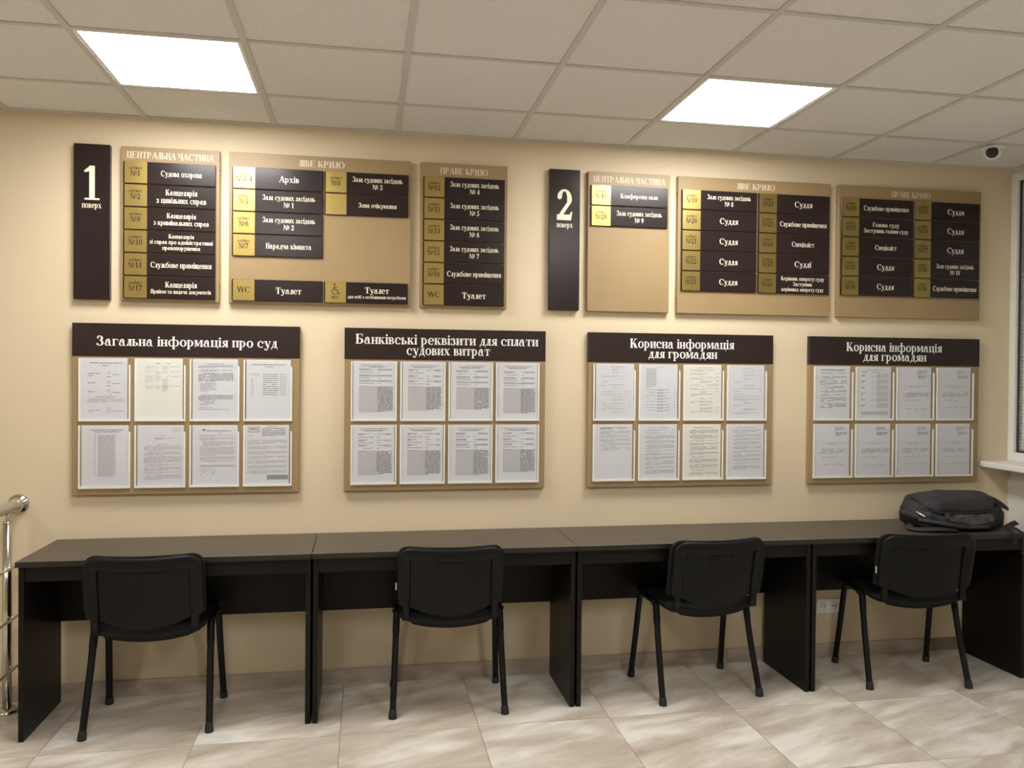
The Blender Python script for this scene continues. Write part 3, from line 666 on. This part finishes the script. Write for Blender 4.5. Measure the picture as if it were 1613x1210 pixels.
def info_board(x0, x1, bname, label, title, px, pitch, pw, kinds, sides, cut=True):
    org = ((x0 + x1) / 2, 0, BZB)
    E_ = empty('information_board', org); tag(E_, label, 'notice board', 'information boards in the lower row')
    at(org, MB().bbox(x0, BF, BZB, x1, -.001, BZT, .0015, 1), 'panel', 'tan', E_)
    hd = at(org, MB().box(x0 - .0004, BF - .0012, BZT - .156, x1 + .0004, -.002, BZT + .0006), 'header', 'brown', E_)
    cx = (x0 + x1) / 2
    for t, dx, dz, cap, wd in title: lettering([(t, cx + dx, BZT - dz, cap, wd)], BF - .0012, hd, 'white_ink', 'lettering')
    for row in range(2):
        for i in range(4):
            k = row * 4 + i
            a = px + pitch * i; b = a + pw; zb = 1.322 if row == 0 else 1.003; zt = zb + .299
            yb, yf = BF - .0001, BF - .008
            fm = MB(); s = .0075
            fm.box(a, yf, zb, a + s, yb, zt); fm.box(a + s, yf, zb, b - s, yb, zb + .010)
            if cut: fm.prism([(b - s, zb), (b, zb), (b, zt - .038), (b - s * .5, zt - .03), (b - s, zt - .029)], yf, yb)
            else: fm.box(b - s, yf, zb, b, yb, zt)
            pk = at(org, fm, 'pocket', 'white_plastic', E_)
            pc = MB()
            if cut: pc.prism([(a, zb), (b, zb), (b, zt - .038), (b - s * 1.2, zt - .028), (b - s * 1.6, zt - .003), (a, zt - .003)], yf - .0012, yf - .0002)
            else: pc.box(a, yf - .0012, zb, b, yf - .0002, zt)
            o = pc.build('clear_front', 'clear'); o.parent = pk
            # the page: a top-level sheet standing in the pocket
            side = sides[k]; pa = {'l': a + s, 'r': b - s - PW - .0004, 'c': (a + b - PW) / 2}[side]
            z0 = zb + .0102; amp = random.uniform(.0008, .0028); hgt = min(PH, zt + .001 - z0)
            fn = lambda u, v, off=0: (PW * u, sheet_y(u, v, amp) - off, hgt * v)
            sm = MB().grid(6, 6, lambda u, v: fn(u, v)); sm.grid(6, 6, lambda u, v: fn(u, v, -.0005), flip=True)
            pg = sm.build('paper_page', 'paper_warm' if (bname, k) in (('court', 1), ('citizens_bank', 2), ('citizens_bank', 6)) else 'paper', None, (pa, 0, z0))
            rnd = random.Random(k * 17 + len(bname) * 101 + ord(bname[-1]))
            ink, pale = MB(), MB(); fo = lambda u, v: fn(u, v, .0004)
            page_layout(kinds[k], ink, pale, lambda u, v: fn(u, v, .0005), rnd)
            if pale.v: pale.build('print', 'ink_light', pg)
            if ink.v:
                for j, vv in enumerate(ink.v): ink.v[j] = (vv[0], vv[1] - .0002, vv[2])
                ink.build('print', 'ink', pg)
            ordn = ['first', 'second', 'third', 'fourth'][i]; rw = 'upper' if row == 0 else 'lower'
            place = {'court': 'leftmost information board with the one line title', 'bank': 'second information board from the left', 'citizens_bank': 'third information board from the left', 'citizens_win': 'information board next to the window'}[bname]
            tag(pg, 'printed page, %s row, %s pocket, %s' % (rw, ordn, place), 'paper page', 'printed pages in board pockets')
info_board(-1.356, -.317, 'court', 'leftmost tan information board with a one line white title', [('Загальна інформація про суд', 0, .105, .046, .83)], -1.327, .2487, .23,
           ['hours', 'table', 'list', 'roster', 'column', 'letter', 'notice', 'form'], 'llrrrrrl')
info_board(-.100, .922, 'bank', 'second information board from the left, its two line title starting Банківські реквізити', [('Банківські реквізити для сплати', .008, .078, .049, .93), ('судових витрат', .008, .131, .049, .428)], -.068, .2437, .227,
           ['bank'] * 8, 'rrrrllcc', cut=False)
info_board(1.153, 2.193, 'citizens_bank', 'third information board from the left, titled Корисна інформація для громадян', [('Корисна інформація', 0, .078, .049, .588), ('для громадян', .002, .131, .049, .39)], 1.179, .249, .231,
           ['rules', 'sidecolumn', 'rules', 'rules', 'half', 'dense', 'dense', 'dense'], 'rlllllll')
info_board(2.411, 3.467, 'citizens_win', 'information board next to the window, titled Корисна інформація для громадян', [('Корисна інформація', -.01, .078, .049, .595), ('для громадян', -.008, .131, .049, .395)], 2.438, .252, .237,
           ['notice2', 'schedule', 'claim', 'claim', 'claim', 'claim', 'claim', 'claim'], 'llllllll')
# ---------------------------------------------------------------- desks along the wall
DZ = .763
def desk(x0, x1, label):
    org = ((x0 + x1) / 2, -.25, 0); E_ = empty('desk', org); tag(E_, label, 'desk', 'dark wenge desks along the wall')
    at(org, MB().bbox(x0, -.492, DZ - .024, x1, -.012, DZ, .0012, 1), 'desktop', 'wenge_top', E_)
    at(org, MB().box(x0, -.4935, DZ - .0235, x1, -.492, DZ - .0008), 'edge_band', 'edge', E_)
    t = .0215
    for a in (x0 + .004, x1 - .004 - t):
        at(org, MB().bbox(a, -.467, 0, a + t, -.034, DZ - .0245, .001, 1), 'side_panel', 'wenge', E_)
    a, b = x0 + .004 + t, x1 - .004 - t
    at(org, MB().bbox(a + .0003, -.462, .672, b - .0003, -.444, DZ - .0245, .001, 1), 'apron', 'wenge', E_)
    at(org, MB().bbox(a + .0003, -.060, .388, b - .0003, -.042, DZ - .0245, .001, 1), 'modesty_panel', 'wenge', E_)
desk(-1.424, -.2265, 'dark desk nearest to the steel handrail, leftmost of the row')
desk(-.2235, .9825, 'second dark desk from the handrail, below the bank details board')
desk(.9855, 2.1815, 'third dark desk from the handrail, above the slightly turned chair')
desk(2.1845, 3.4, 'dark desk carrying the backpack, rightmost of the row by the window')

# ---------------------------------------------------------------- stacking chairs (facing the wall)
def smooth_path(pts, n=6):
    """Catmull-Rom through pts"""
    P_ = [Vector(p) for p in pts]; out = []
    for i in range(len(P_) - 1):
        p0 = P_[max(i - 1, 0)]; p1 = P_[i]; p2 = P_[i + 1]; p3 = P_[min(i + 2, len(P_) - 1)]
        for k in range(n):
            t = k / n; out.append(.5 * ((2 * p1) + (p2 - p0) * t + (2 * p0 - 5 * p1 + 4 * p2 - p3) * t * t + (3 * p1 - p0 - 3 * p2 + p3) * t ** 3))
    return out + [P_[-1]]
def bend(x, z): return -.262 + .036 * (x / .235) ** 2 - (z - .64) * .20        # backrest surface y
def rr_half(z, zb, zt, wb, wt, r):
    """half width of a rounded outline at height z"""
    wdt = wb + (wt - wb) * (z - zb) / (zt - zb)
    if z > zt - r: d = z - (zt - r); wdt -= r - math.sqrt(max(r * r - d * d, 0))
    return wdt
def bent_plate(mb, zb, zt, wb, wt, r, y0, y1, bottom=0.0, nx=14, nz=14, top_dip=0.0):
    def zz(v): return zb + (zt - zb) * (1 - (1 - v) ** 1.6)
    def pt(u, v, off):
        z = zz(v); hw = rr_half(z, zb, zt, wb, wt, r); x = hw * (2 * u - 1)
        zc = z - bottom * (1 - (x / wb) ** 2) * max(0, 1 - v * 2.2) - top_dip * (1 - min(1, abs(x) / wt) ** 2) * v ** 3
        return (x, bend(x, z) + off, zc)
    mb.grid(nx, nz, lambda u, v: pt(u, v, y0)); mb.grid(nx, nz, lambda u, v: pt(u, v, y1), flip=True)
    mb.grid(1, nz, lambda u, v: pt(0, v, y1 + (y0 - y1) * u)); mb.grid(1, nz, lambda u, v: pt(1, v, y0 + (y1 - y0) * u))
    mb.grid(nx, 1, lambda u, v: pt(u, 1, y0 + (y1 - y0) * v)); mb.grid(nx, 1, lambda u, v: pt(u, 0, y1 + (y0 - y1) * v)); return mb
def make_chair():
    root = empty('stacking_chair')
    # tubular side frames, split into front and rear leg at mid rail
    for s in (-1, 1):
        rear = [(s * .256, -.195, .012), (s * .247, -.120, .25), (s * .2425, -.083, .40), (s * .241, -.070, .440), (s * .2405, -.035, .456), (s * .24, .03, .457)]
        front = [(s * .256, .195, .012), (s * .247, .155, .25), (s * .2425, .130, .40), (s * .241, .118, .440), (s * .2405, .085, .456), (s * .24, .03, .457)]
        for path in (rear, front):
            lg = MB().sweep(smooth_path(path, 5), (.0155, .0148), 14, True, normal=(s, 0, .01)).build('leg', 'black_metal', root)
            fx, fy = path[0][0], path[0][1]; d = 1 if fy > 0 else -1
            MB().sweep([(fx, fy + d * .0008, 0), (fx, fy, .006), (fx - s * .001, fy - d * .006, .034), (fx - s * .001, fy - d * .0066, .0355)], [(.0190, .0180), (.0195, .0186), (.0175, .0168), (.0158, .0150)], 12, True, normal=(s, 0, .01)).build('rubber_foot', 'rubber', lg)
        # socket sleeve at the top of the rear leg
        sp = [q for q in smooth_path(rear, 8) if q.z > .355 and q.y < -.03]
        MB().sweep(sp, (.0172, .0166), 14, True, normal=(s, 0, .01)).build('leg_sleeve', 'shell', root)
    for y in (-.03, .09):
        MB().sweep([(-.24, y, .452), (.24, y, .452)], (.011, .011), 10).build('cross_rail', 'black_metal', root)
    # seat: padded, sagging across its width, with a shell below
    def seat(z_off, t, w, y0, y1, mb):
        def top(u, v, k):
            x = w * (2 * u - 1); y = y0 + (y1 - y0) * v
            e = max(abs(2 * u - 1), abs(2 * v - 1)); r = 1 - (max(abs(2 * u - 1) - .8, 0) / .2) ** 2 * (max(abs(2 * v - 1) - .8, 0) / .2) ** 2 * .12
            x *= r; sag = -.030 * (1 - (2 * u - 1) ** 2) * (1 - .75 * v) - .012 * max(0, v - .8) / .2
            edge = .012 * max(0, (e - .86) / .14) ** 2
            return (x, y, .470 + z_off + sag + (-edge if k else -t + edge))
        mb.grid(14, 14, lambda u, v: top(u, v, 1)); mb.grid(14, 14, lambda u, v: top(u, v, 0), flip=True)
        for k0 in (0, 1):
            mb.grid(1, 14, lambda u, v: top(k0, v, u if k0 == 0 else 1 - u)); mb.grid(14, 1, lambda u, v: top(u, k0, v if k0 == 0 else 1 - v))
        return mb
    autosmooth(fix_normals(seat(.014, .042, .232, -.206, .225, MB()).build('seat', 'fabric', root)), 50)
    autosmooth(fix_normals(seat(-.0285, .008, .200, -.180, .195, MB()).build('seat_shell', 'shell', root)), 50)
    # backrest: cushion, recessed rear panel and raised rim that runs down as two arms
    autosmooth(fix_normals(bent_plate(MB(), .525, .793, .238, .2415, .056, .010, .030, bottom=.03, top_dip=.007).build('back_cushion', 'fabric', root)), 45)
    pn = autosmooth(fix_normals(bent_plate(MB(), .535, .778, .228, .232, .050, 0.0, .0095, bottom=.066, top_dip=.006).build('back_shell', 'shell', root)), 45)
    hw, zt, r = .2105, .7605, .034; path = []
    for x, z in ((-.2, .452), (-.2, .50), (-.2005, .522), (-.203, .530), (-.208, .536), (-.2095, .56), (-.21, .62), (-hw, .68)): path.append((x, z))
    for k in range(0, 7): a = math.pi - k * math.pi / 12; path.append((-hw + r + r * math.cos(a), zt - r + r * math.sin(a)))
    path += [(-.10, zt - .003), (-.04, zt - .006)]
    full = path + [(-x, z) for x, z in path[::-1]]
    pts = [(x, bend(x, z) - .008 - (0 if z > .5 else (0.5 - z) * .2), z) for x, z in full]
    rad = [((.0165 if z < .525 else .021 if z < .533 else .0265 if z < .54 else .0285), .0125) for x, z in full]
    fix_normals(MB().sweep(pts, rad, 16, True, normal=(0, 1, .0001), power=3.4).build('back_rim', 'shell', root))
    # raised handle emboss in the middle of the panel
    em = MB()
    for q in (((-.055, .60), (-.055, .715)), ((.055, .60), (.055, .715)), ((-.055, .715), (.055, .715))):
        (xa, za), (xb, zb_) = q; em.sweep([(xa, bend(xa, za) - .0003, za), ((xa + xb) / 2, bend((xa + xb) / 2, (za + zb_) / 2) - .0003, (za + zb_) / 2), (xb, bend(xb, zb_) - .0003, zb_)], (.0028, .0012), 8, True, normal=(0, 1, .001))
    em.build('panel_relief', 'shell', pn)
    for s in (-1, 1):
        a = [(s * .196, bend(.196, .47) + .004, .458), (s * .197, -.17, .442), (s * .2, -.10, .440), (s * .205, -.03, .447)]
        fix_normals(MB().sweep(smooth_path(a, 4), (.016, .006), 12, True, normal=(0, .3, 1), power=3).build('support_arm', 'shell', root))
        MB().cyl((s * .222, -.06, .452), (s * .262, -.06, .452), .009, n=10).build('bolt_cap', 'rubber', root)
    return root
def copy_tree(o, parent=None):
    c = o.copy(); C.objects.link(c); c.parent = parent
    for ch in list(o.children): copy_tree(ch, c)
    return c
chair = make_chair()
spots = [(-.911, -.288, 0.3, 'black stacking chair at the leftmost desk, nearest to the handrail'),
         (.398, -.284, -2.6, 'black stacking chair under the second board, seen squarely from behind'),
         (1.640, -.300, 4.4, 'black stacking chair at the third desk, turned slightly to the left'),
         (2.778, -.318, -7.0, 'black stacking chair in front of the backpack, nearest to the window')]
for i, (x, y, a, lab) in enumerate(spots):
    o = chair if i == 0 else copy_tree(chair)
    o.location = (x, y, 0); o.rotation_euler = (0, 0, math.radians(a)); tag(o, lab, 'chair', 'black stacking chairs at the desks')
    if i in (1, 3):
        MB().bbox(-.2465, -.222, .590, -.2415, -.218, .622, .0008, 1).build('care_tag', 'white_plastic', o)

# ---------------------------------------------------------------- steel handrail at the left
HX = -1.597
org = (HX, -.8, 0)
hr = empty('handrail', org); tag(hr, 'stainless steel handrail with posts and three thin rods, fixed to the wall', 'handrail')
RZ = .932
at(org, MB().cyl((HX, -2.05, RZ), (HX, -.022, RZ), .0255, n=28, cap=True), 'top_tube', 'satin', hr)
at(org, MB().lathe((HX, 0, RZ), (0, -1, 0), [(0, .047), (.004, .047), (.010, .044), (.016, .036), (.020, .030), (.046, .0285), (.048, .0262)], 32), 'wall_flange', 'chrome', hr)
for y in (-.123, -1.10, -1.98):
    p_ = at(org, MB().cyl((HX, y, .0), (HX, y, .868), .0195, n=28), 'post', 'chrome', hr)
    o = MB().cyl((HX, y, .868), (HX, y, .912), .0065, n=14).build('pin', 'steel', p_)
    o = MB().lathe((HX, y, .866), (0, 0, 1), [(0, .0195), (.003, .0198), (.006, .018), (.008, .009)], 28).build('post_cap', 'chrome', p_)
    o = MB().lathe((HX, y, 0), (0, 0, 1), [(0, .050), (.004, .051), (.010, .049), (.017, .040), (.021, .024), (.022, .0196)], 32).build('base_flange', 'chrome', p_)
    for z in (.664, .430, .199): MB().lathe((HX + .017, y, z), (1, 0, 0), [(0, .008), (.008, .008), (.012, .006), (.013, .003)], 14).build('rod_clip', 'chrome', p_)
for z in (.664, .430, .199): at(org, MB().cyl((HX + .03, -2.05, z), (HX + .03, -.014, z), .0062, n=14), 'rod', 'steel', hr)

# ---------------------------------------------------------------- small fixtures
sc = empty('security_camera', (3.232, -.382, H)); tag(sc, 'small white dome security camera with a dark eye on the ceiling', 'camera')
MB().lathe((0, 0, -.0022), (0, 0, -1), [(0, .060), (.003, .061), (.006, .058), (.008, .046)], 32).build('base_ring', 'white_plastic', sc)
d = Vector((-.62, -.74, -.24)).normalized(); cpos = Vector((0, 0, -.026))
pr = [(-.040 + .004 * k, math.sqrt(max(.042 ** 2 - (-.040 + .004 * k) ** 2, 1e-6))) for k in range(0, 18)]
MB().lathe(cpos, d, pr, 28).build('eyeball', 'white_plastic', sc)
MB().lathe(cpos + d * .026, d, [(0, .033), (.003, .0275), (.0075, .0265), (.0095, .022), (.0105, .010)], 24).build('lens', 'lens', sc)

so = empty('wall_socket', (2.556, 0, .285)); tag(so, 'white double wall socket under the desk with the backpack', 'socket')
MB().bbox(-.072, -.010, -.04, .072, -.0005, .04, .003, 2).build('plate', 'white_plastic', so)
for x in (-.036, .036):
    MB().lathe((x, -.0101, 0), (0, -1, 0), [(0, .0245), (.0015, .0240), (.0016, .0205), (.0006, .020)], 24).build('socket_insert', 'white_plastic', so)
    hm = MB()
    for dx in (-.0095, .0095): hm.cyl((x + dx, -.0125, 0), (x + dx, -.0108, 0), .003, n=8)
    hm.build('contact_holes', 'rubber', so)

# ---------------------------------------------------------------- backpack lying on the last desk
bx, by, bz = 3.085, -.262, DZ
bag = empty('backpack', (bx, by, bz), math.radians(-3)); tag(bag, 'charcoal backpack lying flat on the desk by the window', 'backpack')
def loft(prof, zlo_f, zhi_f, y0_f, y1_f, n=24, nu=28, power=3.0, wob=.0):
    """closed lump along x; profile functions give its extent at each x"""
    mb = MB(); rings = []
    x0, x1 = prof; rnd = random.Random(3)
    for i in range(nu + 1):
        u = i / nu; uu = .5 - .5 * math.cos(math.pi * u); x = x0 + (x1 - x0) * uu
        zl, zh, ya, yb = zlo_f(uu), zhi_f(uu), y0_f(uu), y1_f(uu); ring = []
        for k in range(n):
            a = 2 * math.pi * k / n; ca, sa = math.cos(a), math.sin(a)
            ca = math.copysign(abs(ca) ** (2 / power), ca); sa = math.copysign(abs(sa) ** (2 / power), sa)
            w_ = wob * math.sin(9 * uu + 3 * a) + wob * .6 * math.sin(23 * uu - 5 * a)
            ring.append((x, (ya + yb) / 2 + (yb - ya) / 2 * ca + w_, (zl + zh) / 2 + (zh - zl) / 2 * sa + w_ * (1 if sa > -.3 else 0)))
        rings += ring
    fs = []
    for i in range(nu):
        for k in range(n): fs.append((i * n + k, i * n + (k + 1) % n, (i + 1) * n + (k + 1) % n, (i + 1) * n + k))
    fs.append(tuple(range(n))[::-1]); fs.append(tuple(range(nu * n, (nu + 1) * n)))
    return mb.add(rings, fs, True)
def interp(tab):
    def f_(u):
        for (a, va), (b, vb) in zip(tab, tab[1:]):
            if u <= b: t = (u - a) / (b - a); t = t * t * (3 - 2 * t); return va + (vb - va) * t
        return tab[-1][1]
    return f_
# lower body (back panel side down), zipped upper body, flap at the far end
low = loft((-.225, .240), interp([(0, .022), (.06, .006), (.2, .0005), (.85, .0005), (1, .012)]), interp([(0, .075), (.08, .108), (.3, .114), (.75, .118), (.92, .140), (1, .112)]),
           interp([(0, -.105), (.10, -.150), (.5, -.165), (.92, -.158), (1, -.13)]), interp([(0, .07), (.15, .125), (.9, .135), (1, .10)]), power=5, wob=.0025)
fix_normals(low.build('main_body', 'bag_dark', bag))
up_ = loft((-.228, .185), interp([(0, .070), (.1, .078), (.9, .092), (1, .100)]), interp([(0, .108), (.05, .140), (.13, .168), (.30, .180), (.6, .187), (.93, .188), (1, .178)]),
           interp([(0, -.08), (.06, -.125), (.2, -.155), (.6, -.166), (.92, -.152), (1, -.13)]), interp([(0, .06), (.2, .11), (.85, .12), (1, .11)]), power=4.6, wob=.0022)
fix_normals(up_.build('front_pocket', 'bag', bag))
tp = loft((-.240, -.10), interp([(0, .050), (.4, .036), (1, .030)]), interp([(0, .090), (.3, .118), (1, .090)]), interp([(0, -.10), (.35, -.155), (1, -.174)]), interp([(0, .05), (.5, .06), (1, .0)]), power=3.0, wob=.002)
fix_normals(tp.build('top_panel', 'bag', bag))
sp_ = loft((-.10, .150), interp([(0, .046), (.5, .034), (1, .040)]), interp([(0, .082), (.25, .097), (.92, .096), (1, .088)]), interp([(0, -.166), (.4, -.184), (1, -.172)]), interp([(0, -.14), (1, -.14)]), power=4.0, wob=.0025)
fix_normals(sp_.build('side_pocket', 'bag_mesh', bag))
fp = MB()
def flap(u, v, off):
    x = .165 + .112 * u; z = .190 - .022 * u - .040 * u ** 1.6 - .012 * (2 * v - 1) ** 2 - off; y = (-.135 + .02 * u) + (.235 - .06 * u) * v
    return (x, y, z)
fp.grid(8, 8, lambda u, v: flap(u, v, 0.0)); fp.grid(8, 8, lambda u, v: flap(u, v, .030 - .012 * u), flip=True)
fp.grid(8, 1, lambda u, v: flap(u, 0, (.030 - .012 * u) * (1 - v))); fp.grid(8, 1, lambda u, v: flap(u, 1, (.030 - .012 * u) * v))
fp.grid(1, 8, lambda u, v: flap(1, v, .018 * u)); fp.grid(1, 8, lambda u, v: flap(0, v, .030 * (1 - u)))
fix_normals(fp.build('end_flap', 'bag', bag))
zp = smooth_path([(-.214, -.085, .125), (-.19, -.138, .108), (-.12, -.164, .100), (0, -.170, .101), (.10, -.164, .104), (.165, -.14, .108)], 6)
MB().sweep(zp, (.006, .005), 8).build('zipper', 'rubber', bag)
MB().sweep(smooth_path([(.150, .10, .176), (.158, .0, .190), (.160, -.08, .189), (.168, -.135, .170)], 5), (.004, .003), 8).build('seam', 'rubber', bag)
MB().sweep(smooth_path([(-.195, .02, .160), (-.205, -.06, .150), (-.205, -.115, .132), (-.175, -.150, .112)], 5), (.0045, .0035), 8).build('seam', 'rubber', bag)
MB().bbox(-.128, -.188, .076, -.110, -.172, .102, .003, 2).build('zip_pull', 'bag_mesh', bag)
MB().sweep(smooth_path([(-.238, -.100, .100), (-.234, -.125, .092), (-.218, -.148, .080)], 5), (.0042, .0022), 10, True, normal=(-.6, -.7, .3)).build('piping', 'steel', bag)
def strap(pts, wd, th, material='bag_dark', name='strap', nrm=(0, .3, 1)):
    return fix_normals(MB().sweep(smooth_path(pts, 6), (wd, th), 12, True, normal=nrm, power=3.4).build(name, material, bag))
strap([(-.06, -.176, .016), (-.14, -.182, .022), (-.205, -.160, .018), (-.262, -.130, .014), (-.276, -.100, .018), (-.24, -.06, .022)], .015, .005, 'bag', 'shoulder_strap', (0, -.5, 1))
strap([(.12, -.176, .030), (-.02, -.192, .034), (-.12, -.190, .048), (-.205, -.150, .060), (-.232, -.11, .062)], .010, .004, 'bag', 'shoulder_strap', (0, -1, .4))
strap([(.17, -.15, .012), (.215, -.165, .020), (.255, -.170, .040), (.280, -.170, .048)], .016, .004, 'bag_dark', 'hip_strap', (-.3, -.6, 1))
strap([(.205, -.165, .012), (.238, -.195, .026), (.258, -.222, .012), (.261, -.2415, -.008), (.262, -.243, -.05), (.258, -.241, -.10)], .0075, .0016, 'bag_dark', 'webbing_tail', (0, -1, .3))
strap([(.185, -.165, .010), (.205, -.20, .012), (.213, -.232, .004), (.215, -.242, -.02), (.213, -.242, -.05)], .0075, .0016, 'bag_dark', 'webbing_tail', (0, -1, .3))
